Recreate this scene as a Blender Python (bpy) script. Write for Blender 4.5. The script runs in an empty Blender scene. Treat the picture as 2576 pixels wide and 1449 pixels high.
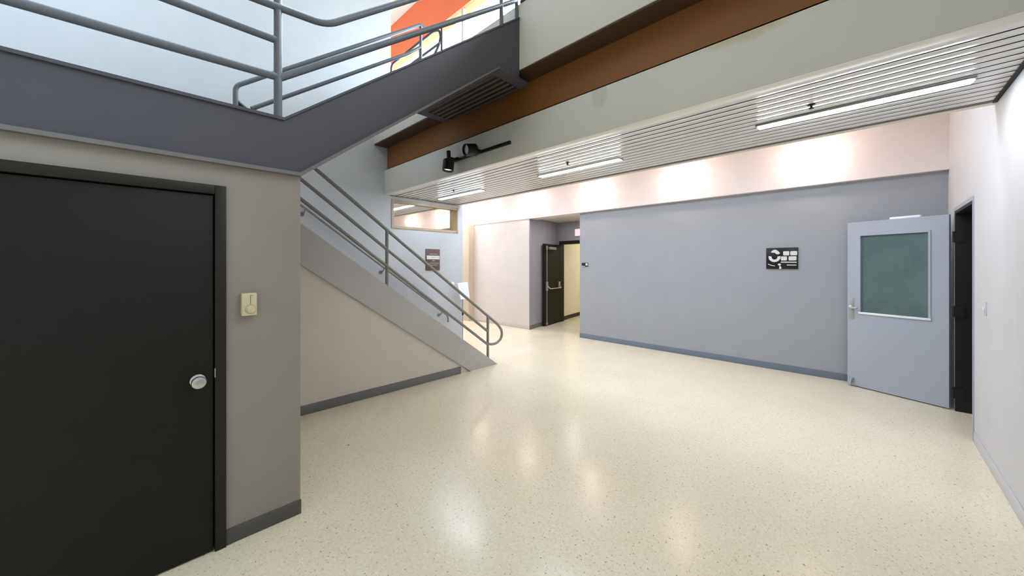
import bpy, bmesh, math, random
from mathutils import Vector, Matrix
random.seed(4)
D = bpy.data
COL = bpy.context.scene.collection
PI = math.pi

# ------------------------------------------------------------------ colours / materials
def lin(c):
    out = []
    for v in c:
        v /= 255.0
        out.append(v / 12.92 if v <= .04045 else ((v + .055) / 1.055) ** 2.4)
    return (*out, 1.0)

def base_mat(name):
    m = D.materials.new(name); m.use_nodes = True
    return m, m.node_tree, m.node_tree.nodes['Principled BSDF']

def paint(name, rgb, rough=.6, var=.06, scale=3.0, bump=.02, bscale=180, spec=.4, metal=0.0):
    """painted surface: slightly uneven colour plus a fine roller texture"""
    m, t, b = base_mat(name)
    n, l = t.nodes, t.links
    tc = n.new('ShaderNodeTexCoord')
    nz = n.new('ShaderNodeTexNoise'); nz.inputs['Scale'].default_value = scale; nz.inputs['Detail'].default_value = 4
    l.new(tc.outputs['Object'], nz.inputs['Vector'])
    mx = n.new('ShaderNodeMix'); mx.data_type = 'RGBA'
    c = lin(rgb)
    mx.inputs['A'].default_value = tuple(v * (1 - var) for v in c[:3]) + (1,)
    mx.inputs['B'].default_value = tuple(min(1, v * (1 + var)) for v in c[:3]) + (1,)
    l.new(nz.outputs['Fac'], mx.inputs['Factor'])
    l.new(mx.outputs['Result'], b.inputs['Base Color'])
    b.inputs['Roughness'].default_value = rough
    b.inputs['Specular IOR Level'].default_value = spec
    b.inputs['Metallic'].default_value = metal
    if bump:
        n2 = n.new('ShaderNodeTexNoise'); n2.inputs['Scale'].default_value = bscale
        l.new(tc.outputs['Object'], n2.inputs['Vector'])
        bp = n.new('ShaderNodeBump'); bp.inputs['Strength'].default_value = bump; bp.inputs['Distance'].default_value = .01
        l.new(n2.outputs['Fac'], bp.inputs['Height']); l.new(bp.outputs['Normal'], b.inputs['Normal'])
    return m

def glow(name, rgb, strength):
    m, t, b = base_mat(name)
    b.inputs['Base Color'].default_value = (.8, .8, .8, 1)
    b.inputs['Emission Color'].default_value = (*rgb, 1)
    b.inputs['Emission Strength'].default_value = strength
    return m

def terrazzo():
    m, t, b = base_mat('terrazzo')
    n, l = t.nodes, t.links
    tc = n.new('ShaderNodeTexCoord')
    def noise(s, d=3):
        z = n.new('ShaderNodeTexNoise'); z.inputs['Scale'].default_value = s; z.inputs['Detail'].default_value = d
        l.new(tc.outputs['Object'], z.inputs['Vector']); return z
    def ramp(src, stops):
        r = n.new('ShaderNodeValToRGB'); e = r.color_ramp.elements
        e[0].position, e[0].color = stops[0]; e[1].position, e[1].color = stops[1]
        for p, c in stops[2:]:
            x = e.new(p); x.color = c
        l.new(src, r.inputs['Fac']); return r
    def mix(a, bcol, f, mode='MIX'):
        x = n.new('ShaderNodeMix'); x.data_type = 'RGBA'; x.blend_type = mode
        if hasattr(a, 'is_output'): l.new(a, x.inputs['A'])
        else: x.inputs['A'].default_value = a
        if hasattr(bcol, 'is_output'): l.new(bcol, x.inputs['B'])
        else: x.inputs['B'].default_value = bcol
        if hasattr(f, 'is_output'): l.new(f, x.inputs['Factor'])
        else: x.inputs['Factor'].default_value = f
        return x.outputs['Result']
    big = ramp(noise(1.1, 4).outputs['Fac'], [(.3, lin((224, 211, 182))), (.7, lin((233, 224, 203)))])
    v1 = n.new('ShaderNodeTexVoronoi'); v1.inputs['Scale'].default_value = 95; v1.inputs['Randomness'].default_value = 1
    l.new(tc.outputs['Object'], v1.inputs['Vector'])
    chip = ramp(v1.outputs['Color'], [(.0, (0, 0, 0, 1)), (1, (1, 1, 1, 1))])
    r1 = ramp(chip.outputs['Color'], [(.0, lin((196, 182, 152))), (.25, lin((220, 209, 184))), (.75, lin((227, 218, 197))), (1, lin((238, 232, 216)))])
    c = mix(big.outputs['Color'], r1.outputs['Color'], .55)
    sp = noise(62, 5)
    spk = ramp(sp.outputs['Fac'], [(.62, (0, 0, 0, 1)), (.70, (1, 1, 1, 1))])
    c = mix(c, lin((150, 136, 108)), spk.outputs['Color'])
    n3 = noise(30, 6)
    spk2 = ramp(n3.outputs['Fac'], [(.70, (0, 0, 0, 1)), (.735, (1, 1, 1, 1))])
    c = mix(c, lin((120, 104, 82)), spk2.outputs['Color'])
    l.new(c, b.inputs['Base Color'])
    rr = ramp(noise(2.2, 4).outputs['Fac'], [(.3, (.19, .19, .19, 1)), (.7, (.27, .27, .27, 1))])
    l.new(rr.outputs['Color'], b.inputs['Roughness'])
    b.inputs['Specular IOR Level'].default_value = .44
    bp = n.new('ShaderNodeBump'); bp.inputs['Strength'].default_value = .05; bp.inputs['Distance'].default_value = .004
    l.new(noise(9, 3).outputs['Fac'], bp.inputs['Height']); l.new(bp.outputs['Normal'], b.inputs['Normal'])
    return m

def stained_plaster(name, rgb, stains):
    """painted fascia with a few old water stains under its top edge"""
    m = paint(name, rgb, .65, .03, 1.4)
    t = m.node_tree; n, l = t.nodes, t.links
    b = n['Principled BSDF']
    src = b.inputs['Base Color'].links[0].from_socket
    tc = n.new('ShaderNodeTexCoord')
    nz = n.new('ShaderNodeTexNoise'); nz.inputs['Scale'].default_value = 4; nz.inputs['Detail'].default_value = 5
    l.new(tc.outputs['Object'], nz.inputs['Vector'])
    for (p, sc, amt, col) in stains:
        mp = n.new('ShaderNodeMapping'); mp.vector_type = 'TEXTURE'
        mp.inputs['Location'].default_value = p; mp.inputs['Scale'].default_value = sc
        l.new(tc.outputs['Object'], mp.inputs['Vector'])
        le = n.new('ShaderNodeVectorMath'); le.operation = 'LENGTH'; l.new(mp.outputs['Vector'], le.inputs[0])
        ad = n.new('ShaderNodeMath'); ad.operation = 'MULTIPLY_ADD'; l.new(nz.outputs['Fac'], ad.inputs[0])
        ad.inputs[1].default_value = .9; l.new(le.outputs['Value'], ad.inputs[2])
        mr = n.new('ShaderNodeMapRange'); mr.inputs['From Min'].default_value = 1.45; mr.inputs['From Max'].default_value = 1.1
        mr.inputs['To Max'].default_value = amt
        l.new(ad.outputs['Value'], mr.inputs['Value'])
        mx = n.new('ShaderNodeMix'); mx.data_type = 'RGBA'; mx.inputs['B'].default_value = lin(col)
        l.new(mr.outputs['Result'], mx.inputs['Factor']); l.new(src, mx.inputs['A'])
        src = mx.outputs['Result']
    l.new(src, b.inputs['Base Color'])
    return m

def glassy(name, rgb, rough, spec, coat=0.0, scale=1.2, var=.25):
    m = paint(name, rgb, rough, var, scale, 0, spec=spec)
    b = m.node_tree.nodes['Principled BSDF']
    b.inputs['Coat Weight'].default_value = coat; b.inputs['Coat Roughness'].default_value = .02
    return m

M = {}
SKY_LOW, SKY_HIGH = .47, 23.0      # overcast sky, one side brightened to light the back wall through the upper glazing
M['floor'] = terrazzo()
M['grey_wall'] = paint('warm_grey_paint', (146, 138, 131), .7)
M['stair_wall'] = paint('greige_paint', (210, 202, 192), .7)
M['back_wall'] = paint('pale_grey_paint', (188, 191, 196), .7)
M['soffit'] = paint('warm_white_paint', (236, 224, 222), .6)
M['cool_wall'] = paint('cool_grey_paint', (160, 163, 169), .55)
M['alcove_wall'] = paint('alcove_grey_paint', (158, 155, 161), .6)
M['white_wall'] = paint('white_paint', (200, 199, 201), .6)
M['cream_wall'] = paint('cream_paint', (212, 205, 200), .6)
M['pilaster'] = paint('tan_plaster', (196, 182, 164), .6)
M['yellow_wall'] = paint('yellow_cream_paint', (234, 226, 200), .6)
M['beam'] = stained_plaster('cream_beam_paint', (214, 211, 202), [
    ((2.98, 1.80, 3.26), (.2, .10, .20), .35, (176, 168, 150)),
    ((2.98, .62, 3.29), (.2, .30, .10), .75, (196, 184, 146)),
    ((2.98, 1.25, 3.31), (.2, .75, .07), .45, (200, 194, 166))])
M['trim'] = paint('cream_trim_paint', (222, 218, 208), .5)
M['strip_lit'] = paint('lit_strip_paint', (240, 236, 230), .5, .02)  # beam underside, painted paler to stand in for light bounced up from below
M['brown'] = paint('brown_steel_paint', (130, 84, 40), .6, .15, 1.2)
M['soffit_brown'] = paint('brown_soffit_paint', (76, 54, 36), .6, .1)
M['dark_brown'] = paint('dark_brown_paint', (46, 33, 24), .6, .1)
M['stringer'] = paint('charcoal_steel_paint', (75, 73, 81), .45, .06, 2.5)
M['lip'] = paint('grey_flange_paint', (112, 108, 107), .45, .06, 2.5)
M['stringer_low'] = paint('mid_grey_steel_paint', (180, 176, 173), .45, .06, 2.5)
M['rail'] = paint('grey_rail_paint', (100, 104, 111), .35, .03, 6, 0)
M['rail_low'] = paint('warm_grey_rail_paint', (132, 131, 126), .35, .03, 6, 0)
M['door_dark'] = paint('dark_brown_door_paint', (26, 24, 20), .55, .12, 5, .04, 260, spec=.22)
M['frame_dark'] = paint('dark_brown_frame_paint', (36, 32, 27), .5, .06, spec=.25)
M['black'] = paint('black_paint', (24, 22, 21), .5, .1)
M['base_dark'] = paint('dark_grey_vinyl', (84, 81, 79), .4, .05)
M['base_mid'] = paint('grey_vinyl', (110, 110, 110), .4, .05)
M['base_blue'] = paint('blue_grey_vinyl', (112, 122, 136), .35, .05)
M['base_light'] = paint('light_grey_vinyl', (196, 196, 200), .35, .04)
M['base_cream'] = paint('cream_vinyl', (204, 194, 188), .35, .04)
M['door_grey'] = paint('blue_grey_door_paint', (168, 174, 186), .4, .03, 2)
M['glass'] = glassy('dark_textured_glass', (96, 116, 116), .12, .5, .0, 2.2, .45)
M['mirror'] = glassy('interior_glass', (252, 246, 238), .03, .5, 1.0, .8, .03)
M['mirror'].node_tree.nodes['Principled BSDF'].inputs['Metallic'].default_value = 1.0
M['tan'] = paint('tan_wood_trim', (172, 156, 132), .5, .1, 8)
M['tan_dark'] = paint('tan_wood_jamb', (136, 114, 84), .5, .1, 8)
M['edge_brown'] = paint('brown_edge_strip', (104, 92, 80), .5)
M['slat'] = paint('satin_aluminium_slat', (236, 235, 234), .3, .05, 1.2, 0, metal=.35)
M['gap'] = paint('slat_gap_black', (40, 37, 34), .7)
M['steel'] = paint('brushed_steel', (196, 194, 190), .28, .06, 12, 0, metal=.85)
M['steel_dull'] = paint('dull_aluminium', (170, 172, 174), .4, .06, 12, 0, metal=.6)
M['plastic'] = paint('cream_plastic', (206, 194, 164), .4, .03)
M['white_plastic'] = paint('white_plastic', (236, 238, 244), .35, .02, 6, 0)
M['track'] = paint('black_track_enamel', (26, 23, 20), .4, .05, 8, 0)
M['lens'] = glassy('lamp_lens', (200, 200, 206), .12, .5)
M['lens_lit'] = glow('lit_lamp_lens', (1, .98, .95), .75)
M['plaque_dark'] = paint('black_sign_face', (24, 20, 21), .35, .1, 10, 0)
M['plaque_brown'] = paint('brown_sign_face', (96, 80, 74), .4, .1, 10, 0)
M['sign_white'] = paint('white_sign_print', (224, 222, 222), .5, .03, 20, 0)
M['sign_grey'] = paint('grey_sign_print', (176, 172, 170), .5, .05, 20, 0)
M['orange'] = paint('orange_paint', (252, 122, 80), .6, .08, 1.5)
M['rib'] = paint('brown_ribbed_panel', (84, 68, 58), .5, .1, 6)
M['tube'] = glow('fluorescent_tube_glow', (.80, .90, 1.0), 74)
M['bulb'] = glow('warm_bulb_glow', (1.0, .80, .62), 60)
M['exit'] = glow('red_sign_glow', (1.0, .16, .22), 1.6)
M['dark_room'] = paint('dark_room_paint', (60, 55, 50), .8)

# ------------------------------------------------------------------ mesh builder
class MB:
    def __init__(self):
        self.bm = bmesh.new(); self.mats = []
    def mi(self, m):
        if m is None: return 0
        if m not in self.mats: self.mats.append(m)
        return self.mats.index(m)
    def box(self, x0, x1, y0, y1, z0, z1, bev=0, m=None):
        v = [self.bm.verts.new(p) for p in ((x0, y0, z0), (x1, y0, z0), (x1, y1, z0), (x0, y1, z0), (x0, y0, z1), (x1, y0, z1), (x1, y1, z1), (x0, y1, z1))]
        fs = [self.bm.faces.new([v[i] for i in q]) for q in ((3, 2, 1, 0), (4, 5, 6, 7), (0, 1, 5, 4), (1, 2, 6, 5), (2, 3, 7, 6), (3, 0, 4, 7))]
        k = self.mi(m)
        for f in fs: f.material_index = k
        if bev:
            es = {e for f in fs for e in f.edges}
            r = bmesh.ops.bevel(self.bm, geom=list(es), offset=bev, segments=2, affect='EDGES', profile=.5, clamp_overlap=True)
            for f in r['faces']: f.material_index = k
        return self
    def prism(self, pts, off, m=None):
        """closed polygon of 3D points pushed along the vector off"""
        off = Vector(off); k = self.mi(m)
        a = [self.bm.verts.new(p) for p in pts]; b = [self.bm.verts.new(Vector(p) + off) for p in pts]
        fs = [self.bm.faces.new(a), self.bm.faces.new(b[::-1])]
        for i in range(len(a)):
            j = (i + 1) % len(a); fs.append(self.bm.faces.new((a[j], a[i], b[i], b[j])))
        for f in fs: f.material_index = k
        return self
    def tube(self, pts, r, seg=14, fillet=0, m=None, cap=True):
        P = [Vector(p) for p in pts]
        if fillet and len(P) > 2:
            Q = [P[0]]
            for i in range(1, len(P) - 1):
                a, b = (P[i - 1] - P[i]), (P[i + 1] - P[i])
                d = min(fillet, a.length * .49, b.length * .49)
                s, e = P[i] + a.normalized() * d, P[i] + b.normalized() * d
                for q in range(9):
                    t = q / 8; Q.append(s * (1 - t) ** 2 + P[i] * 2 * t * (1 - t) + e * t * t)
            Q.append(P[-1]); P = Q
        rings = []; prev = None; k = self.mi(m)
        for i, p in enumerate(P):
            t = ((P[i + 1] - p).normalized() if i == 0 else (p - P[i - 1]).normalized() if i == len(P) - 1
                 else ((P[i + 1] - p).normalized() + (p - P[i - 1]).normalized()).normalized())
            if prev is None:
                u = t.cross(Vector((0, 0, 1)))
                if u.length < .1: u = t.cross(Vector((1, 0, 0)))
                u.normalize()
            else:
                u = (prev - t * prev.dot(t)).normalized()
            prev = u; w = t.cross(u)
            rings.append([self.bm.verts.new(p + (u * math.cos(a) + w * math.sin(a)) * r) for a in [2 * PI * q / seg for q in range(seg)]])
        for A, B in zip(rings, rings[1:]):
            for q in range(seg):
                f = self.bm.faces.new((A[q], A[(q + 1) % seg], B[(q + 1) % seg], B[q])); f.smooth = True; f.material_index = k
        if cap:
            for f in (self.bm.faces.new(rings[0][::-1]), self.bm.faces.new(rings[-1])): f.material_index = k
        return self
    def lathe(self, c, axis, prof, seg=28, m=None):
        """profile of (distance along axis, radius) turned about the axis from c"""
        c = Vector(c); t = Vector(axis).normalized()
        u = t.cross(Vector((0, 0, 1)))
        if u.length < .1: u = t.cross(Vector((1, 0, 0)))
        u.normalize(); w = t.cross(u); k = self.mi(m); rings = []
        for d, r in prof:
            rings.append([self.bm.verts.new(c + t * d + (u * math.cos(a) + w * math.sin(a)) * max(r, 1e-4)) for a in [2 * PI * q / seg for q in range(seg)]])
        for A, B in zip(rings, rings[1:]):
            for q in range(seg):
                f = self.bm.faces.new((A[q], A[(q + 1) % seg], B[(q + 1) % seg], B[q])); f.smooth = True; f.material_index = k
        for f in (self.bm.faces.new(rings[0][::-1]), self.bm.faces.new(rings[-1])): f.material_index = k
        return self
    def xform(self, mat):
        bmesh.ops.transform(self.bm, matrix=mat, verts=self.bm.verts); return self
    def build(self, name, mat=None, parent=None, origin=None, base=None):
        """world-space geometry becomes one mesh object; parents are Empties or meshes without rotation"""
        bmesh.ops.recalc_face_normals(self.bm, faces=self.bm.faces)
        o = Vector(origin) if origin is not None else (world_loc(parent) if parent else Vector((0, 0, 0)))
        bmesh.ops.translate(self.bm, vec=-o, verts=self.bm.verts)
        me = D.meshes.new(name); self.bm.to_mesh(me); self.bm.free()
        for m in ([mat] if mat else []) + [x for x in self.mats if x is not mat]: me.materials.append(m)
        me.set_sharp_from_angle(angle=math.radians(38))
        ob = D.objects.new(name, me); COL.objects.link(ob)
        if parent:
            ob.parent = parent; ob.location = o - world_loc(parent)
        else: ob.location = o
        return ob

def world_loc(o):
    v = Vector(o.location)
    while o.parent: o = o.parent; v += Vector(o.location)
    return v

def tag(o, label, cat, group=None):
    o['label'] = label; o['category'] = cat
    if group: o['group'] = group
    return o

def thing(name, loc, label, cat, group=None):
    o = D.objects.new(name, None); COL.objects.link(o); o.location = loc; o.empty_display_size = .1
    return tag(o, label, cat, group)

def struct(o, label=None, cat=None):
    o['kind'] = 'structure'
    if label: tag(o, label, cat)
    return o

def copy_thing(src, loc, label=None, group=None):
    r = src.copy(); COL.objects.link(r); r.location = loc
    if label: r['label'] = label
    if group: r['group'] = group
    for ch in list(src.children):
        c = ch.copy(); COL.objects.link(c); c.parent = r
        for g in ch.children:
            q = g.copy(); COL.objects.link(q); q.parent = c
    return r

# ------------------------------------------------------------------ setting: floor and walls
FX0, FY0 = -5.0, -3.0
struct(MB().box(FX0, 13, FY0, 14, -.2, 0).build('floor', M['floor']), 'cream speckled polished terrazzo floor of the whole lobby', 'floor')

YS = 4.345      # wall under the lower flight, follows the stringer
YW = 2.655      # closet wall with the dark door
w = MB()
w.box(FX0, -.66, YW, YW + .12, 0, 2.22).box(.35, .738, YW, YW + .12, 0, 2.22).box(-.66, .35, YW, YW + .12, 2.07, 2.22)
w.box(.618, .738, YW + .12, YS - .001, 0, 2.22)
struct(w.build('wall_left', M['grey_wall']), 'warm grey closet wall around the dark door under the landing', 'wall')

struct(MB().prism([(.738, YS + .012, 0), (3.52, YS + .012, 0), (3.36, YS + .012, .12), (.738, YS + .012, 1.95)], (0, .035, 0))
       .build('wall_under_stair', M['stair_wall']), 'greige triangular wall under the lower stair flight', 'wall')

YB = 6.05       # back wall with the transom window
w = MB()
WX0, WX1, WZ0, WZ1 = 3.13, 4.575, 2.27, 2.785
XE = 4.715
w.box(FX0, WX0, YB, YB + .15, 0, 3.0).box(WX1, XE, YB, YB + .15, 0, 3.0).box(WX0, WX1, YB, YB + .15, 0, WZ0).box(WX0, WX1, YB, YB + .15, WZ1, 3.0)
w.box(FX0, 3.12, YB, YB + .15, 3.0, 7.4)
w.box(3.12, XE, YB, YB + .15, 3.0, 3.7)
w.box(XE - .15, XE, YB + .15, 14, 0, 3.65)
struct(w.build('wall_back', M['back_wall']), 'tall pale grey wall behind the stairs, with plaque and transom window', 'wall')

YR = -.685      # right wall with the open doorway
w = MB()
DX0, DX1, DZ = 5.375, 6.355, 2.215
w.box(FX0, DX0, YR - .2, YR, 0, 3.65).box(DX1, 9, YR - .2, YR, 0, 3.65).box(DX0, DX1, YR - .2, YR, DZ, 3.65)
struct(w.build('wall_right', M['white_wall']), 'white wall at the right edge with a light switch and doorway', 'wall')

XG = 6.885      # grey corridor wall, recessed under the white soffit
XS = 6.80
w = MB()
w.box(XG, XG + .15, YR, 4.62, 0, 2.85).box(XG + .15, 8.4, 4.47, 4.62, 0, 2.85)
struct(w.build('wall_corridor', M['cool_wall']), 'wide cool grey corridor wall carrying the black sign', 'wall')
struct(MB().box(XS, XS + .35, YR, 14, 2.77, 3.66).build('wall_soffit', M['soffit']), 'long white soffit band lit by a row of bulbs', 'soffit')
struct(MB().box(XS + .02, XS + .08, 6.078, 14, 0, 2.77).build('wall_far', M['cream_wall']), 'pale cream wall left of the alcove with the exit door', 'wall')
struct(MB().box(6.62, XS + .03, 8.22, 8.50, 0, 2.77).build('trim_1', M['pilaster']), 'narrow tan pilaster beside the pale cream wall', 'pilaster')
w = MB()
def slab(mb, a, b, t, z0, z1):          # upright wall slab from a to b, thickened to its left
    d = (Vector(b) - Vector(a)).normalized(); n = Vector((-d.y, d.x)) * t
    return mb.prism([(a[0], a[1], z0), (b[0], b[1], z0), (b[0] + n.x, b[1] + n.y, z0), (a[0] + n.x, a[1] + n.y, z0)], (0, 0, z1 - z0))
w.prism([(XS + .024, 6.061, 0), (8.41, 6.40, 0), (8.41, 6.52, 0), (XS + .024, 6.18, 0)], (0, 0, 2.82))
w.box(8.4, 8.55, 6.315, 6.53, 0, 2.82).box(8.4, 8.55, 4.47, 6.315, 2.25, 2.82)
w.box(8.4, 8.55, 4.47, 5.30, 0, 2.25)
struct(w.build('wall_alcove', M['alcove_wall']), 'mauve grey alcove walls around the dark exit door', 'wall')
struct(MB().box(XS + .1, 8.6, 4.4, 6.6, 2.82, 2.95).build('ceiling_alcove', M['trim']), 'small off-white ceiling of the exit door alcove', 'ceiling')
w = MB()
slab(w, (8.552, 6.37), (13, 7.28), .12, 0, 2.9); w.box(8.552, 13, 4.2, 4.35, 0, 2.9).box(13, 13.12, 4.2, 7.4, 0, 2.9)
struct(w.build('wall_passage', M['yellow_wall']), 'yellowish cream passage wall seen through the exit door', 'wall')
struct(MB().box(8.55, 13.1, 4.2, 7.45, 2.9, 3.0).build('ceiling_passage', M['trim']))
struct(slab(MB(), (8.56, 6.358), (13, 7.266), .013, 0, .11).build('baseboard_passage', M['black']))
struct(MB().box(XE - .15, 7.1, 13.9, 14, 0, 3.65).build('wall_end', M['white_wall']))
# dark room behind the right doorway
w = MB()
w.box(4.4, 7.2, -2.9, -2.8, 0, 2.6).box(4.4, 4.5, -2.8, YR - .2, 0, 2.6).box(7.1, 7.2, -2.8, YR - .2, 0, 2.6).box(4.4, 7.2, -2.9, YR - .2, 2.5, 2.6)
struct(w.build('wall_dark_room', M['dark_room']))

# baseboards
def baseb(name, m, *boxes):
    b = MB()
    for q in boxes: b.box(*q, bev=.003)
    return struct(b.build(name, m))
baseb('baseboard_left', M['base_dark'], (.352, .742, YW - .008, YW, 0, .092))
baseb('baseboard_stair', M['base_mid'], (.745, 3.36, YS + .003, YS + .012, 0, .105))
baseb('baseboard_corridor', M['base_blue'], (XG - .008, XG, YR + .02, 4.62, 0, .10))
baseb('baseboard_right', M['base_light'], (FX0, DX0 - .06, YR, YR + .008, 0, .10))
baseb('baseboard_far', M['base_cream'], (XS + .012, XS + .02, 6.06, 14, 0, .10))
struct(slab(MB(), (XS + .014, 6.050), (8.39, 6.386), .008, 0, .10).build('baseboard_alcove', M['base_mid']))

# ------------------------------------------------------------------ slatted ceiling, beam, upper slab
ZC = 2.85
XC0, XC1 = 3.10, 4.62
b = MB()
# corrugated profile: trays with dark grooves between them, one connected strip
nsl = 14
x_end = 4.50
pitch = (x_end - XC0) / nsl
prof = []
for i in range(nsl):
    x = XC0 + i * pitch
    prof += [(x, ZC + .035, 1), (x + .020, ZC + .035, 1), (x + .020, ZC + .004, 0), (x + .026, ZC, 0), (x + pitch - .006, ZC, 0), (x + pitch, ZC + .004, 0)]
prof += [(x_end, ZC + .035, 1), (x_end + .05, ZC + .035, 1)]
skew = lambda x, y: x + (x - 3.0) / 1.6 * (y - 2.7) / 6.7 * .07
ga, sl = b.mi(M['slat']), b.mi(M['gap'])
ys = [YR, 1.0, 2.7, 4.4, YB]
rows = [[b.bm.verts.new((skew(x, y), y, z)) for (x, z, k) in prof] for y in ys]
for A, B in zip(rows, rows[1:]):
    for i in range(len(prof) - 1):
        f = b.bm.faces.new((A[i], A[i + 1], B[i + 1], B[i])); f.material_index = sl if (prof[i][2] and prof[i + 1][2]) or (prof[i][2] != prof[i + 1][2]) else ga
struct(b.build('ceiling', M['slat']), 'low ceiling strip of satin metal slats with dark joints', 'ceiling')
struct(MB().box(XC0, x_end + .05, YR, YB, ZC + .036, ZC + .06).build('ceiling_backing', M['gap']))
b = MB()
b.prism([(skew(4.55, YR), YR, ZC - .004), (skew(4.62, YR), YR, ZC - .004), (skew(4.62, YB), YB, ZC - .004), (skew(4.55, YB), YB, ZC - .004)], (0, 0, .09))
struct(b.build('trim_2', M['trim']), 'thin cream edge trim along the far side of the slat ceiling', 'trim')
struct(MB().prism([(skew(4.505, YR), YR, ZC - .002), (skew(4.55, YR), YR, ZC - .002), (skew(4.55, YB), YB, ZC - .002), (skew(4.505, YB), YB, ZC - .002)], (0, 0, .03)).build('trim_8', M['edge_brown']), 'thin brown edge strip between the slats and the cream trim', 'trim')
struct(MB().box(XC0, x_end, YR, YR + .022, ZC - .012, ZC + .03).build('shadow_strip', M['gap']))  # dark strip standing in for the shadow gap along the right wall
struct(MB().box(XC0, x_end + .04, YB - .02, YB, ZC - .012, ZC + .03).build('trim_4', M['tan_dark']))

XBM = 3.0
struct(MB().box(XBM + .002, XC0, YR, YB, ZC - .006, ZC, bev=.001).build('lit_strip', M['strip_lit']), 'beam underside strip painted paler for the light from below', 'trim')
struct(MB().box(XBM, XC0, YR, YB, ZC, 3.265, bev=.004).build('beam_fascia', M['beam']), 'long cream boxed beam with water stains above the track light', 'beam')
w = MB().box(XBM + .05, XBM + .07, YR, YB, 3.265, 3.70).box(XBM + .07, XBM + .2, YR, YB, 3.62, 3.70).box(XBM + .05, XBM + .2, YR, YB, 3.262, 3.30)
struct(w.build('beam_web', M['brown']), 'brown steel beam recessed between the two cream fascias', 'beam')
XF = 2.81
struct(MB().box(XF, XF + .15, YR, YB, 3.68, 4.37, bev=.004).build('floor_edge_fascia', M['beam']), 'upper cream fascia of the upper floor edge', 'fascia')
struct(MB().box(XF + .012, XBM + .05, YR, YB, 3.664, 3.68).box(XF - .01, XF + .17, YR, 2.62, 4.37, 4.39).build('trim_5', M['soffit_brown']))
struct(MB().box(XBM + .2, 9, YR - .2, 14, 3.65, 4.25).build('floor_upper', M['trim']), 'upper floor slab above the corridor', 'floor')

# transom window
wf = thing('window_1', (3.85, YB, WZ0), 'tan framed transom window with mirror-like glass above the stair wall plaque', 'window')
struct(wf)
b = MB().box(WX0, WX1, YB - .012, YB + .02, WZ0, WZ0 + .045).box(WX0, WX1, YB - .012, YB + .02, WZ1 - .05, WZ1).box(WX0, WX0 + .04, YB - .012, YB + .02, WZ0 + .045, WZ1 - .05).box(WX1 - .012, WX1 + .01, YB - .012, YB + .02, WZ0, WZ1)
b.build('window_frame', M['tan'], wf)
MB().box(WX1 - .12, WX1 - .012, YB + .0, YB + .14, WZ0 + .045, WZ1 - .05).build('window_jamb', M['tan_dark'], wf)
MB().box(WX0 + .04, WX1 - .12, YB + .045, YB + .055, WZ0 + .045, WZ1 - .05).build('pane', M['mirror'], wf)

# ------------------------------------------------------------------ upper storey
struct(MB().box(4.2, 4.4, YR, 14, 6.40, 7.3).build('wall_bulkhead', M['orange']), 'orange bulkhead under the upper ceiling', 'bulkhead')
b = MB()
b.box(2.9, 4.2, YR, 14, 7.3, 7.4)
b.box(FX0, 2.9, 5.6, YB + .2, 7.3, 7.4).box(FX0, 2.9, FY0, .2, 7.3, 7.4).box(1.9, 2.9, .2, 5.6, 7.3, 7.4)
struct(b.build('ceiling_upper', M['trim']), 'white upper ceiling around the skylight', 'ceiling')
b = MB()
for k in (3.55, 3.85): b.box(k, k + .025, 5, 14, 7.275, 7.3)
struct(b.build('trim_6', M['base_light']))
win = D.objects.new('window_2', None); COL.objects.link(win); win.location = (4.25, 7, 4.25)
struct(win, 'tall bright glazed wall of the upper floor', 'window')
b = MB()
for y in [-.6 + 1.5 * k for k in range(10)]: b.box(4.22, 4.27, y, y + .05, 4.25, 6.4)
b.box(4.22, 4.27, -.6, 14, 5.2, 5.24)
b.build('mullions', M['white_wall'], win)
pm, pt, pb = base_mat('clear_glazing')
tr = pt.nodes.new('ShaderNodeBsdfTransparent'); gl = pt.nodes.new('ShaderNodeBsdfGlossy'); gl.inputs['Roughness'].default_value = .02
ms = pt.nodes.new('ShaderNodeMixShader'); ms.inputs['Fac'].default_value = .04
pt.links.new(tr.outputs['BSDF'], ms.inputs[1]); pt.links.new(gl.outputs['BSDF'], ms.inputs[2])
pt.links.new(ms.outputs['Shader'], pt.nodes['Material Output'].inputs['Surface'])
MB().box(4.24, 4.246, -.6, 14, 4.25, 6.4).build('pane', pm, win)

# ------------------------------------------------------------------ staircase
ST = thing('staircase', (2.2, 4.4, 0), 'grey steel staircase, lower flight turning at a landing above the dark door', 'staircase')
# lower outer stringer (channel section, bottom lip)
sl_t = lambda x: .7156 * (4.10 - x)
sl_b = lambda x: .700 * (3.567 - x)
MB().prism([(4.10, YS, 0), (3.567, YS, 0), (.70, YS, sl_b(.70)), (.70, YS, 2.43)], (0, .05, 0)).build('stringer', M['stringer_low'], ST)
MB().prism([(3.567, YS - .012, 0), (3.53, YS - .012, 0), (.70, YS - .012, sl_b(.70) - .03), (.70, YS - .012, sl_b(.70))], (0, .06, 0)).build('stringer_lip', M['stringer_low'], ST)
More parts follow.
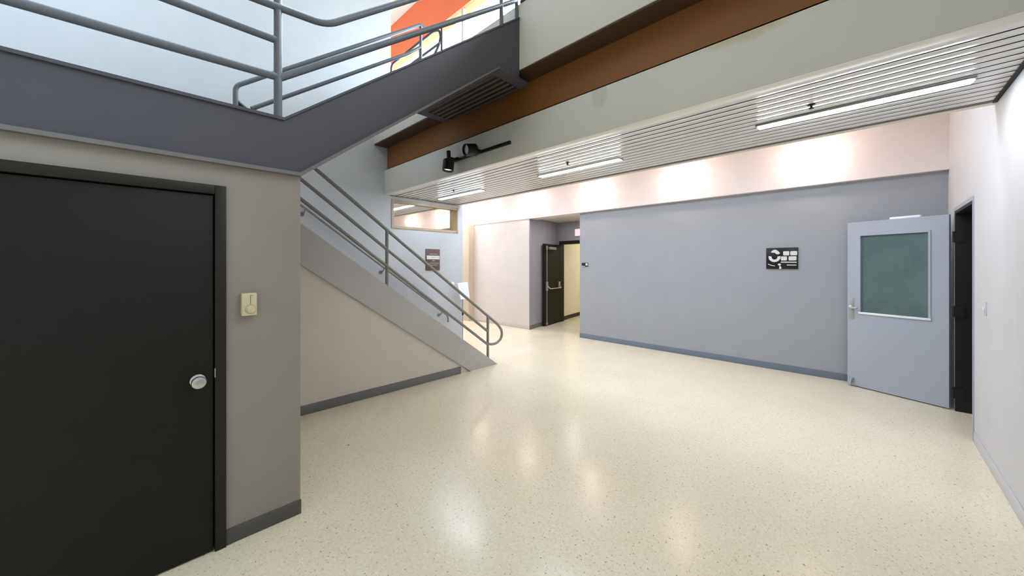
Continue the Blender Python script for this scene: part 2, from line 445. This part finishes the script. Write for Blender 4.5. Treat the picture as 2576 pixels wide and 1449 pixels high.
# landing fascia and upper outer stringer in one folded plate
YU = 2.64
up_t = lambda x: 2.545 + (4.235 - 2.545) / (2.81 - .64) * (x - .64)
up_b = lambda x: 2.213 + (3.585 - 2.213) / (2.50 - .728) * (x - .728)
MB().prism([(FX0, YU, 2.215), (.728, YU, 2.213), (2.50, YU, 3.585), (2.81, YU, 3.585), (2.81, YU, 4.235), (.64, YU, 2.545), (FX0, YU, 2.55)], (0, .05, 0)).build('stringer', M['stringer'], ST)
b = MB()
b.prism([(FX0, YU - .02, 2.195), (.735, YU - .02, 2.193), (2.50, YU - .02, up_b(2.50) - .02), (2.50, YU - .02, up_b(2.50)), (.728, YU - .02, 2.215), (FX0, YU - .02, 2.217)], (0, .07, 0))
b.build('stringer_lip', M['lip'], ST)
b = MB()
b.prism([(FX0, YU - .012, 2.534), (.64, YU - .012, 2.529), (2.80, YU - .012, up_t(2.80) - .016), (2.80, YU - .012, up_t(2.80)), (.64, YU - .012, 2.547), (FX0, YU - .012, 2.552)], (0, .06, 0))
b.build('stringer_cap', M['stringer'], ST)
# inner stringer of the upper flight
MB().prism([(.728, 4.16, 2.23), (2.50, 4.16, 3.60), (2.81, 4.16, 3.60), (2.81, 4.16, 4.22), (.64, 4.16, 2.53)], (0, .05, 0)).build('stringer', M['stringer'], ST)
# landing deck
MB().box(FX0, .64, YU + .05, YB - .001, 2.24, 2.40).build('landing_deck', M['stringer'], ST)
# lower flight steps (solid folded plate)
n = 14
pts = []
for i in range(n):
    x = 3.76 - i * (3.12 / n); z = i * 2.33 / n
    pts += [(x, YS + .05, z + .001), (x, YS + .05, z + 2.33 / n)]
pts += [(.64, YS + .05, 2.33), (.64, YS + .05, 2.05), (3.50, YS + .05, .001)]
MB().prism(pts, (0, YB - YS - .052, 0)).build('steps', M['stringer_low'], ST)
n = 10
pts = []
for i in range(n):
    x = .92 + i * (1.89 / n); z = 2.40 + i * 1.60 / n
    pts += [(x, YU + .05, z), (x, YU + .05, z + 1.60 / n)]
pts += [(2.80, YU + .05, 4.00), (2.80, YU + .05, 3.63), (2.52, YU + .05, 3.63), (.75, YU + .05, 2.25), (.645, YU + .05, 2.25), (.645, YU + .05, 2.40)]
MB().prism(pts, (0, 4.16 - YU - .05, 0)).build('steps', M['stringer'], ST)

# ribbed soffit panel under the head of the upper flight
GR = thing('soffit_grille', (2.79, 3.45, 3.60), 'dark brown ribbed panel in a grey frame under the upper flight', 'grille')
gx0, gx1, gy0, gy1, gz = 2.50, 2.94, 2.622, 4.15, 3.560
b = MB().box(gx0, gx0 + .035, gy0, gy1, gz, gz + .022).box(gx1 - .03, gx1, gy0, gy1, gz, gz + .022).box(gx0 + .035, gx1 - .03, gy0, gy0 + .13, gz, gz + .022).box(gx0 + .035, gx1 - .03, gy1 - .13, gy1, gz, gz + .022)
b.build('frame', M['stringer'], GR)
MB().box(gx0 + .035, gx1 - .03, gy0 + .13, gy1 - .13, gz + .012, gz + .022).build('shadow_backing', M['black'], GR)  # black sheet standing in for the shadow between the ribs
for k in range(5):
    x = gx0 + .040 + k * .075
    MB().tube([(x + .022, gy0 + .135, gz + .014), (x + .022, gy1 - .135, gz + .014)], .019, 12).build('rib', M['rib'], GR)

# ------------------------------------------------------------------ railings
R = .021
# lower flight guard
lo = lambda x, h: 2.062 + h - .7385 * (x - 2.197)
YL = YS + .02
G = thing('stair_guard_rail', (2.2, YL, 0), 'three-bar grey guard rail with looped end on the lower flight', 'railing')
xe = .80
MB().tube([(xe, YL, lo(xe, 0)), (3.907, YL, lo(3.907, 0)), (4.13, YL, .64), (4.225, YL, .52), (4.21, YL, .40), (4.10, YL, .335), (3.98, YL, .335), (3.907, YL, .36)], R, 14, .09).build('top_rail', M['rail_low'], G)
MB().tube([(xe, YL, lo(xe, -.245)), (3.907, YL, lo(3.907, -.245))], R * .95).build('middle_rail', M['rail_low'], G)
MB().tube([(xe, YL, lo(xe, -.46)), (3.907, YL, lo(3.907, -.455))], R * .95).build('bottom_rail', M['rail_low'], G)
for x in (2.197, 3.907):
    MB().tube([(x, YL, sl_t(x) - .02), (x, YL, lo(x, 0))], R).build('post', M['rail_low'], G)
# wall handrail behind it
hz = lambda x: 1.575 - .72 * (x - 2.95)
HY = 5.97
H = thing('wall_handrail', (2.95, HY, 1.5), 'grey wall handrail on brackets behind the lower guard rail', 'handrail')
MB().tube([(.9, HY, hz(.9)), (4.20, HY, hz(4.20)), (4.29, HY, hz(4.20) - .07), (4.29, HY, hz(4.20) - .19)], .019, 12, .06).build('rail', M['rail_low'], H)
for x in (1.72, 2.95, 4.14):
    MB().tube([(x, HY, hz(x) - .01), (x, HY + .012, hz(x) - .06), (x - .02, YB - .012, hz(x) - .085)], .010, 10, .03).lathe((x - .02, YB, hz(x) - .085), (0, -1, 0), [(0, .034), (.008, .034), (.014, .02)], 16).build('bracket', M['rail_low'], H)
# landing and upper flight outer guard
YG = YU + .03
G2 = thing('landing_guard_rail', (.6, YG, 2.55), 'grey pipe guard rail along the landing and up the near side of the upper flight', 'railing')
MB().tube([(.615, YG, 2.54), (.615, YG, 3.33)], .0235, 16).build('newel_post', M['rail'], G2)
MB().tube([(-2.6, YG, 2.69), (.61, YG, 2.805)], .0235).build('landing_rail', M['rail'], G2)
MB().tube([(-2.6, YG, 3.03), (.61, YG, 3.035)], .0225).build('landing_rail', M['rail'], G2)
MB().tube([(-2.6, YG - .01, 3.10), (.48, YG - .01, 3.232), (.90, YG - .01, 3.262), (2.95, YG - .01, 4.88)], .0225, 14, .09).build('top_rail', M['rail'], G2)
MB().tube([(.62, YG, 2.80), (2.60, YG, 4.27), (2.80, YG, 4.42)], .0225).build('stair_rail', M['rail'], G2)
for x, zb, zt in ((2.575, 4.03, 4.60), (2.80, 4.20, 4.76), (-1.6, 2.54, 3.15)):
    MB().tube([(x, YG, zb), (x, YG, zt)], .020).build('post', M['rail'], G2)
# inner guard of the upper flight
YI = 4.245
G3 = thing('inner_guard_rail', (.64, YI, 2.6), 'grey guard rail on the far side of the upper flight with a bent end', 'railing')
MB().tube([(.634, YI, 2.53), (.634, YI, 3.295), (2.60, YI, 4.79), (2.66, YI, 4.80)], .021, 14, .05).build('top_rail', M['rail'], G3)
MB().tube([(.76, YI, 3.12), (2.42, YI, 4.335), (2.61, YI, 4.50)], .020).build('stair_rail', M['rail'], G3)
MB().tube([(2.611, YI, 4.20), (2.611, YI, 4.79)], .018).build('post', M['rail'], G3)
MB().tube([(.655, YI + .05, 3.17), (.80, YI + .10, 3.085)], .021).build('rail_end', M['stringer'], G3)
# upper floor guard
XU = 3.05
G4 = thing('upper_floor_guard_rail', (XU, 5.1, 4.37), 'thin dark guard rail with rounded end on the upper floor', 'railing')
MB().tube([(XU, 5.90, 4.30), (XU, 5.90, 5.075), (XU, 4.60, 5.075), (XU, 4.46, 5.02), (XU, 4.42, 4.93), (XU, 4.47, 4.80), (XU, 4.62, 4.70)], .018, 12, .10).build('top_rail', M['stringer'], G4)
MB().tube([(XU, 5.88, 4.83), (XU, 4.44, 4.83)], .018).build('middle_rail', M['stringer'], G4)
for y in (4.40, ): MB().tube([(XU, y, 4.25), (XU, y, 5.08)], .016).build('post', M['stringer'], G4)

# ------------------------------------------------------------------ left dark door
d1 = D.objects.new('door_1', None); COL.objects.link(d1); d1.location = (-.15, YW, 0)
struct(d1, 'closed dark brown door with round steel knob under the landing', 'door')
fy0, fy1 = YW - .02, YW + .10
fr = MB().box(-.66, -.61, fy0, fy1, 0, 2.07, bev=.004).box(.301, .352, fy0, fy1, 0, 2.07, bev=.004).box(-.61, .301, fy0, fy1, 2.018, 2.07, bev=.004).build('door_frame', M['frame_dark'], d1)
MB().box(.299, .303, fy0 - .002, fy0 + .03, .985, 1.035).build('strike_plate', M['steel'], fr)
MB().box(-.61, .301, YW + .05, YW + .10, 0, 2.02).build('door_stop', M['black'], d1)
lf = MB().box(-.606, .294, YW - .006, YW + .04, .008, 2.011, bev=.002).build('door_leaf', M['door_dark'], d1)
MB().lathe((.228, YW - .006, .981), (0, -1, 0), [(0, .034), (.006, .034), (.010, .026), (.012, .014), (.030, .014), (.036, .024), (.046, .033), (.056, .034), (.064, .030), (.069, .018), (.070, .006)], 32).build('knob', M['steel'], lf)

# wall control beside it
TH = thing('wall_thermostat', (.456, YW, 1.385), 'cream wall control box with a round dial right of the dark door', 'thermostat')
MB().box(.420, .494, YW - .042, YW, 1.320, 1.452, bev=.004).build('body', M['plastic'], TH)
MB().lathe((.462, YW - .042, 1.357), (0, -1, 0), [(0, .026), (.002, .026), (.002, .020), (.008, .019), (.009, .012)], 28).build('dial', M['plastic'], TH)
MB().lathe((.462, YW - .0415, 1.357), (0, -1, 0), [(0, .0275), (.0012, .0275)], 28).build('dial_ring', M['tan_dark'], TH)
MB().box(.4605, .4635, YW - .0435, YW - .0415, 1.388, 1.440).box(.4635, .476, YW - .0435, YW - .0415, 1.4375, 1.440).build('groove', M['tan_dark'], TH)

# ------------------------------------------------------------------ right open door
d2 = D.objects.new('door_2', None); COL.objects.link(d2); d2.location = (5.86, YR, 0)
struct(d2, 'open blue grey door with a dark glass panel and steel lever', 'door')
ft = .035
b = MB().box(DX0, DX0 + .012, YR - .205, YR + .006, 0, DZ).box(DX1 - .03, DX1, YR - .205, YR + .006, 0, DZ).box(DX0 + .012, DX1 - .03, YR - .205, YR + .006, DZ - .03, DZ)
b.build('door_frame', M['black'], d2)
b = MB().box(DX0 - .035, DX0, YR - .001, YR + .008, 0, DZ + .04).box(DX1, DX1 + .045, YR - .001, YR + .008, 0, DZ + .04).box(DX0, DX1, YR - .001, YR + .008, DZ, DZ + .04)
b.build('casing', M['door_grey'], d2)
ha = Vector((6.340, -.640, 0)); hb = Vector((6.703, .221, 0))
dv = (hb - ha).normalized(); nv = Vector((-dv.y, dv.x, 0))       # nv points to the camera side
MT = Matrix(((dv.x, nv.x, 0, ha.x), (dv.y, nv.y, 0, ha.y), (0, 0, 1, 0), (0, 0, 0, 1)))
def leafbox(*q, bev=0): return MB().box(*q, bev=bev).xform(MT)
s0, s1, g0, g1 = .165, .785, 1.00, 2.00
b = MB()
for q in ((.004, s0, -.045, 0, .012, 2.185), (s1, .925, -.045, 0, .012, 2.185), (s0, s1, -.045, 0, .012, g0), (s0, s1, -.045, 0, g1, 2.185)): b.box(*q)
lf2 = b.xform(MT).build('door_leaf', M['door_grey'], d2)
b = MB()
for q in ((s0 - .02, s0, 0, .008, g0 - .02, g1 + .02), (s1, s1 + .02, 0, .008, g0 - .02, g1 + .02), (s0, s1, 0, .008, g1, g1 + .02)): b.box(*q)
b.xform(MT).build('glass_bead', M['door_grey'], lf2)
leafbox(s0 - .025, s1 + .02, 0, .016, g0 - .026, g0, bev=.003).build('glass_sill', M['white_plastic'], lf2)
leafbox(s0, s1, -.026, -.018, g0, g1).build('glass_panel', M['glass'], lf2)
pl = leafbox(.855, .912, 0, .006, .895, 1.175, bev=.002).build('lock_plate', M['steel_dull'], lf2)
MB().tube([(.884, .004, 1.052), (.884, .05, 1.052), (.80, .055, 1.048)], .010, 12, .02).lathe((.884, .006, 1.052), (0, 1, 0), [(0, .026), (.010, .024), (.014, .014)], 20).xform(MT).build('lever', M['steel'], pl)
MB().box(.858, .888, 0, .02, .045, .12, bev=.004).tube([(.873, .02, .10), (.873, .05, .03), (.873, .05, .008)], .010, 10, .02).xform(MT).build('door_holder', M['steel_dull'], lf2)
for z in (.20, 1.10, 1.93):
    MB().box(DX1 - .045, DX1 - .03, YR - .06, YR + .012, z - .06, z + .06).tube([(DX1 - .015, YR + .016, z - .06), (DX1 - .015, YR + .016, z + .06)], .011, 10).build('hinge', M['black'], d2)
leafbox(.25, .52, -.10, -.046, 2.12, 2.215, bev=.004).build('door_closer', M['white_plastic'], lf2)

# ------------------------------------------------------------------ far exit door in the alcove
d3 = D.objects.new('door_3', None); COL.objects.link(d3); d3.location = (8.4, 6.2, 0)
struct(d3, 'open dark exit door with steel push bar in the far alcove', 'door')
h3 = Vector((8.365, 6.275, 0)); dv3 = Vector((-.9815, -.191, 0)); nv3 = Vector((.191, -.9815, 0))
t3 = h3 + dv3 * 8.365 + nv3 * 5.985
M3 = Matrix(((-dv3.x, -nv3.x, 0, t3.x), (-dv3.y, -nv3.y, 0, t3.y), (0, 0, 1, 0), (0, 0, 0, 1)))     # leaf swung open against the wall
MB().box(8.38, 8.56, 5.30, 6.32, 2.20, 2.29).box(8.38, 8.56, 6.28, 6.32, 0, 2.20).box(8.38, 8.56, 5.30, 5.345, 0, 2.20).build('door_frame', M['frame_dark'], d3)
lf3 = MB().box(7.42, 8.36, 5.985, 6.03, .012, 2.175).xform(M3).build('door_leaf', M['door_dark'], d3)
ly = 5.985
dev = MB().tube([(7.53, ly - .02, .08), (7.53, ly - .02, 2.10)], .011, 10).box(7.50, 7.56, ly - .045, ly, .93, 1.17, bev=.006).box(7.505, 7.555, ly - .04, ly, 2.02, 2.12, bev=.005).box(7.505, 7.555, ly - .04, ly, .03, .09, bev=.005).xform(M3).build('vertical_latch_rod', M['steel_dull'], lf3)
MB().tube([(7.53, ly - .03, 1.06), (7.56, ly - .11, .985), (8.22, ly - .11, .985), (8.25, ly - .03, 1.06)], .013, 10, .03).box(8.21, 8.28, ly - .05, ly, .98, 1.15, bev=.006).xform(M3).build('push_bar', M['steel'], lf3)
MB().box(7.66, 8.02, ly - .06, ly, 2.03, 2.10, bev=.004).xform(M3).build('door_closer', M['steel_dull'], lf3)
EX = thing('exit_sign', (8.39, 5.70, 2.50), 'small glowing red sign above the far alcove door', 'sign')
MB().box(8.36, 8.399, 5.50, 5.77, 2.40, 2.60, bev=.004).build('housing', M['white_plastic'], EX)
MB().box(8.352, 8.361, 5.51, 5.762, 2.412, 2.588).build('face', M['exit'], EX)

# ------------------------------------------------------------------ signs and small fittings
SG = thing('wall_sign', (XG, .955, 1.72), 'black sign with white emblem and text blocks on the grey corridor wall', 'sign')
sy0, sy1, sz0, sz1 = .760, 1.155, 1.557, 1.880
MB().box(XG - .022, XG, sy0, sy1, sz0, sz1, bev=.003).build('panel', M['plaque_dark'], SG)
xs = XG - .022
def su(u, v): return (xs, sy1 - u * (sy1 - sy0), sz0 + v * (sz1 - sz0))       # u to the right, v up, 0..1 on the sign face
def flat(mb, uv, t=.002, m=None): return mb.prism([su(*p) for p in uv], (-t, 0, 0), m)
def arc(c, r0, r1, a0, a1, n=14, ax=1.0):
    k = .82
    o = [(c[0] + ax * r1 * k * math.cos(math.radians(a)), c[1] + r1 * 1.0 * math.sin(math.radians(a))) for a in [a0 + (a1 - a0) * i / n for i in range(n + 1)]]
    i_ = [(c[0] + ax * r0 * k * math.cos(math.radians(a)), c[1] + r0 * math.sin(math.radians(a))) for a in [a1 + (a0 - a1) * i / n for i in range(n + 1)]]
    return o + i_
em = MB()
flat(em, arc((.27, .56), .115, .235, 165, 372))
flat(em, [(.15, .80), (.20, .87), (.27, .92), (.34, .90), (.41, .82), (.45, .74), (.40, .69), (.33, .70), (.28, .77), (.20, .77)])
flat(em, [(.37, .20), (.41, .26), (.46, .25), (.48, .18), (.42, .15)])
flat(em, [(.42, .12), (.46, .14), (.50, .04), (.47, .0), (.42, .0)])
flat(em, [(.06, .25), (.16, .19), (.29, .15), (.29, .12), (.15, .155), (.06, .21)])
em.build('emblem', M['sign_white'], SG)
tx = MB()
def rr(u0, u1, v0, v1): flat(tx, [(u0 + .015, v0), (u1 - .015, v0), (u1, v0 + .03), (u1, v1 - .03), (u1 - .015, v1), (u0 + .015, v1), (u0, v1 - .03), (u0, v0 + .03)])
rr(.545, .735, .635, .83); rr(.765, .975, .635, .83); rr(.475, .665, .395, .59); rr(.715, .955, .395, .59)
flat(tx, [(.47, .30), (.96, .29), (.96, .335), (.47, .345)])
flat(tx, [(.66, .165), (.95, .16), (.95, .20), (.66, .205)])
tx.build('lettering', M['sign_white'], SG)

S2 = thing('room_sign', (XG, 4.50, 1.62), 'tiny black and white room sign at the left end of the grey wall', 'sign')
MB().box(XG - .012, XG, 4.405, 4.565, 1.580, 1.665, bev=.002).build('panel', M['plaque_dark'], S2)
MB().box(XG - .014, XG - .012, 4.475, 4.56, 1.584, 1.596).build('lettering', M['sign_white'], S2)
MB().box(XG - .014, XG - .012, 4.41, 4.462, 1.602, 1.654, bev=.0008).build('symbol', M['sign_white'], S2)

S3 = thing('wall_plaque', (3.98, YB, 1.72), 'brown plaque with pale lines on the pale wall below the transom window', 'sign')
px0, px1, pz0, pz1 = 3.822, 4.138, 1.512, 1.924
MB().box(px0, px1, YB - .02, YB, pz0, pz1, bev=.003).build('panel', M['plaque_brown'], S3)
b = MB(); yy = YB - .02
W = px1 - px0; Hh = pz1 - pz0
def ln(u0, u1, v0, v1, bb): bb.box(px0 + u0 * W, px0 + u1 * W, yy - .002, yy, pz0 + v0 * Hh, pz0 + v1 * Hh)
ln(.06, .96, .52, .69, b)
b.build('name_strip', M['sign_white'], S3)
b = MB(); k = M['sign_grey']
for q in ((.24, .82, .75, .775), (.45, .62, .43, .465), (.22, .95, .325, .35), (.3, .82, .235, .26)):
    b = MB(); ln(*q, b); b.build('lettering', k, S3)
yy -= .002
for u0, u1 in ((.12, .20), (.36, .68), (.80, .88)):
    b = MB(); ln(u0, u1, .59, .615, b); b.build('name_strip_lettering', k, S3)

BX = tag(MB().box(4.405, 4.475, YB - .035, YB, 1.19, 1.27, bev=.004).box(4.42, 4.46, YB - .04, YB - .03, 1.21, 1.25, bev=.002).build('wall_switch_box', M['white_plastic'], origin=(4.44, YB, 1.23)),
         'small white box on the wall beside the white display stand', 'switch box')
KY = 5.88
KS = thing('display_stand', (4.58, KY, 0), 'white tilted display panel on a thin post at the end of the pale wall', 'stand')
MB().lathe((4.585, KY, 0), (0, 0, 1), [(0, .13), (.008, .13), (.014, .02)], 24).build('foot', M['steel_dull'], KS)
MB().tube([(4.585, KY, .01), (4.585, KY, 1.0)], .008, 10).build('post', M['steel_dull'], KS)
MB().box(4.572, 4.598, KY - .012, KY + .012, .60, .66, bev=.003).build('clamp', M['black'], KS)
b = MB()
b.prism([(4.44, KY - .02, 1.245), (4.70, KY - .02, 1.255), (4.70, KY - .08, .925), (4.47, KY - .08, .935)], (0, .03, .008))
b.build('panel', M['white_plastic'], KS)
MB().prism([(4.46, KY - .0245, 1.213), (4.68, KY - .0245, 1.220), (4.68, KY - .0265, 1.208), (4.46, KY - .0265, 1.203)], (0, .004, .001)).build('printed_line', M['sign_grey'], KS)

LS = thing('light_switch', (4.881, YR, 1.257), 'white light switch on the white wall right of the grey door', 'switch')
MB().box(4.845, 4.917, YR, YR + .006, 1.20, 1.315, bev=.002).build('plate', M['base_light'], LS)
MB().box(4.875, 4.887, YR + .006, YR + .016, 1.245, 1.27, bev=.002).build('toggle', M['white_plastic'], LS)

# ------------------------------------------------------------------ lights of the place and added fill lights
# linear ceiling fixtures
def fixture(y, label):
    xc = 3.87
    t = thing('ceiling_light', (xc, y, ZC), label, 'ceiling light', 'linear lights in the slat ceiling')
    L = 1.22
    b = MB().box(xc - .062, xc - .050, y - L / 2, y + L / 2, ZC - .012, ZC + .02).box(xc + .050, xc + .062, y - L / 2, y + L / 2, ZC - .012, ZC + .02)
    b.box(xc - .050, xc + .050, y - L / 2, y - L / 2 + .012, ZC - .012, ZC + .02).box(xc - .050, xc + .050, y + L / 2 - .012, y + L / 2, ZC - .012, ZC + .02)
    b.box(xc - .050, xc + .050, y - L / 2 + .012, y + L / 2 - .012, ZC + .004, ZC + .008)
    b.build('housing', M['steel_dull'], t)
    for s in (-1, 1):
        MB().tube([(xc + s * .021, y - L / 2 + .015, ZC - .006), (xc + s * .021, y + L / 2 - .015, ZC - .006)], .015, 12).build('tube', M['tube'], t)
    return t
f0 = fixture(.11, 'long linear ceiling light nearest the right wall')
copy_thing(f0, (3.90, 2.66, ZC), 'long linear ceiling light in the middle of the slat ceiling')
copy_thing(f0, (3.93, 5.12, ZC), 'long linear ceiling light nearest the transom window')

# sprinkler heads
def sprinkler(x, y, label):
    t = thing('sprinkler_head', (x, y, ZC), label, 'sprinkler', 'sprinkler heads in the slat ceiling')
    MB().lathe((x, y, ZC + .002), (0, 0, -1), [(0, .026), (.003, .024), (.006, .014)], 20).build('escutcheon', M['gap'], t)
    MB().lathe((x, y, ZC - .003), (0, 0, -1), [(0, .008), (.014, .008), (.020, .005), (.021, .018), (.024, .018)], 16).build('nozzle', M['black'], t)
    return t
sp0 = sprinkler(3.62, .32, 'dark sprinkler head beside the nearest linear light')
copy_thing(sp0, (3.60, 2.59, ZC), 'dark sprinkler head beside the middle linear light')
copy_thing(sp0, (3.64, 4.91, ZC), 'dark sprinkler head beside the far linear light')

# bare bulbs on the white soffit
def wall_bulb(y, z, label):
    t = thing('wall_bulb', (XS, y, z), label, 'wall light', 'bulbs along the white soffit')
    MB().lathe((XS, y, z), (-1, 0, 0), [(0, .055), (.008, .055), (.014, .035), (.03, .030), (.034, .02)], 24).build('socket', M['white_plastic'], t)
    MB().lathe((XS - .030, y, z), (-1, 0, 0), [(0, .016), (.012, .022), (.030, .036), (.048, .041), (.066, .036), (.078, .022), (.083, .006)], 24).build('bulb', M['bulb'], t)
    return t
zb = 3.13
w0 = wall_bulb(.585, zb, 'glowing bulb on the white soffit nearest the right wall')
for k, lab in enumerate(('second glowing bulb from the right on the white soffit', 'middle glowing bulb of the row on the white soffit',
                         'fourth glowing bulb from the right on the white soffit', 'leftmost glowing bulb on the white soffit')):
    copy_thing(w0, (XS, .585 + 1.79 * (k + 1), zb), lab)

# black track with two spotlights on the beam
TY0, TY1 = 2.95, 4.06
TR = tag(MB().box(XBM - .03, XBM, TY0, TY1, 3.010, 3.045, bev=.003).build('light_track', M['track'], origin=(XBM, 3.5, 3.03)), 'black lighting track on the face of the cream beam', 'light track')
def spot(y, z, aim, stem_dir, lens, label):
    t = thing('track_spotlight', (XBM - .03, y, 3.03), label, 'spotlight', 'spotlights on the black track')
    aim = Vector(aim).normalized()
    c = Vector((XBM - .15, y, z))
    MB().box(XBM - .055, XBM - .028, y - .06, y + .06, 3.008, 3.048, bev=.004).tube([(XBM - .05, y, 3.028), (XBM - .145, y, 3.028)], .020, 12).build('adapter', M['track'], t)
    hd = MB().lathe(c - aim * .075, aim, [(0, .020), (.004, .066), (.012, .074), (.150, .074), (.150, .064), (.115, .060)], 32).build('housing', M['track'], t)
    MB().lathe(c + aim * .045, aim, [(0, .060), (.004, .060), (.010, .042), (.012, .015)], 28).build('lens', lens, hd)
    b = MB().tube([c - aim * .07, c - aim * .07 + Vector(stem_dir)], .027, 14)
    b.build('neck', M['track'], t)
    return t
spot(3.96, 2.93, (-.12, 0, -1), (0, .01, .12), M['lens_lit'], 'black cylinder spotlight pointing down at the left end of the track')
spot(3.50, 3.03, (-.94, .12, -.18), (.03, -.01, .01), M['lens'], 'black cylinder spotlight turned sideways further right on the track')

# daylight through the skylight, bulb light, and unseen fills added for brightness
def area(name, loc, rot, sx, sy, power, col, shape='RECTANGLE'):
    l = D.lights.new(name, 'AREA'); l.shape = shape; l.size = sx; l.size_y = sy; l.energy = power; l.color = col
    o = D.objects.new(name, l); COL.objects.link(o); o.location = loc; o.rotation_euler = rot
    return o
def point(name, loc, power, col, rad=.04):
    l = D.lights.new(name, 'POINT'); l.energy = power; l.color = col; l.shadow_soft_size = rad
    o = D.objects.new(name, l); COL.objects.link(o); o.location = loc
    return o
area('skylight_daylight', (-1.7, 3.4, 7.25), (0, 0, 0), 3.6, 3.2, 90, (.66, .86, 1.0))
for k in range(5):
    point('bulb_light', (XS - .16, .585 + 1.79 * k, zb), 13, (1.0, .81, .73), .05)
area('passage_fill', (10.6, 5.4, 2.88), (0, 0, 0), 1.2, .6, 33, (1.0, .95, .82))  # unseen fill added to brighten the passage, no lamp modelled
area('corridor_slot_fill', (4.95, 3.6, 3.62), (0, 0, 0), .4, 8.0, 106, (.74, .85, 1.0))  # fill added out of view above the slats to brighten the corridor
area('corridor_end_fill', (5.7, 9.8, 3.62), (0, 0, 0), .8, 3.0, 115, (1.0, .95, .98))  # added fill for the far corridor, fitting not modelled
area('alcove_fill', (7.6, 5.3, 2.81), (0, 0, 0), .3, .3, 9.0, (1.0, .97, .97))  # added fill brightening the alcove, without a fitting

# ------------------------------------------------------------------ world, camera, view
wd = D.worlds.new('world'); bpy.context.scene.world = wd; wd.use_nodes = True
nt = wd.node_tree; bg = nt.nodes['Background']
tcw = nt.nodes.new('ShaderNodeTexCoord')
dt = nt.nodes.new('ShaderNodeVectorMath'); dt.operation = 'DOT_PRODUCT'; dt.inputs[1].default_value = Vector((.90, .12, .42)).normalized()
nt.links.new(tcw.outputs['Generated'], dt.inputs[0])
mrw = nt.nodes.new('ShaderNodeMapRange'); mrw.interpolation_type = 'SMOOTHSTEP'
mrw.inputs['From Min'].default_value = .35; mrw.inputs['From Max'].default_value = .95
mrw.inputs['To Min'].default_value = SKY_LOW; mrw.inputs['To Max'].default_value = SKY_HIGH
nt.links.new(dt.outputs['Value'], mrw.inputs['Value'])
cw = nt.nodes.new('ShaderNodeMix'); cw.data_type = 'RGBA'
cw.inputs['A'].default_value = (1.0, .93, .82, 1); cw.inputs['B'].default_value = (.70, .88, 1.0, 1)
mrc = nt.nodes.new('ShaderNodeMapRange'); mrc.inputs['From Min'].default_value = .2; mrc.inputs['From Max'].default_value = .7
nt.links.new(dt.outputs['Value'], mrc.inputs['Value']); nt.links.new(mrc.outputs['Result'], cw.inputs['Factor'])
nt.links.new(cw.outputs['Result'], bg.inputs['Color'])
nt.links.new(mrw.outputs['Result'], bg.inputs['Strength'])

cam = D.cameras.new('camera'); co = D.objects.new('camera', cam); COL.objects.link(co)
co.location = (0, 0, 1.62); co.rotation_euler = (PI / 2, 0, math.radians(44.38 - 90))
cam.sensor_width = 36; cam.lens = 919.0 / 2576 * 36; cam.shift_y = -(724.5 - 666.1) / 2576; cam.clip_start = .02
sc = bpy.context.scene; sc.camera = co
sc.view_settings.view_transform = 'Standard'; sc.view_settings.look = 'None'; sc.view_settings.gamma = 1; sc.view_settings.use_curve_mapping = False
sc.view_settings.exposure = 0.17
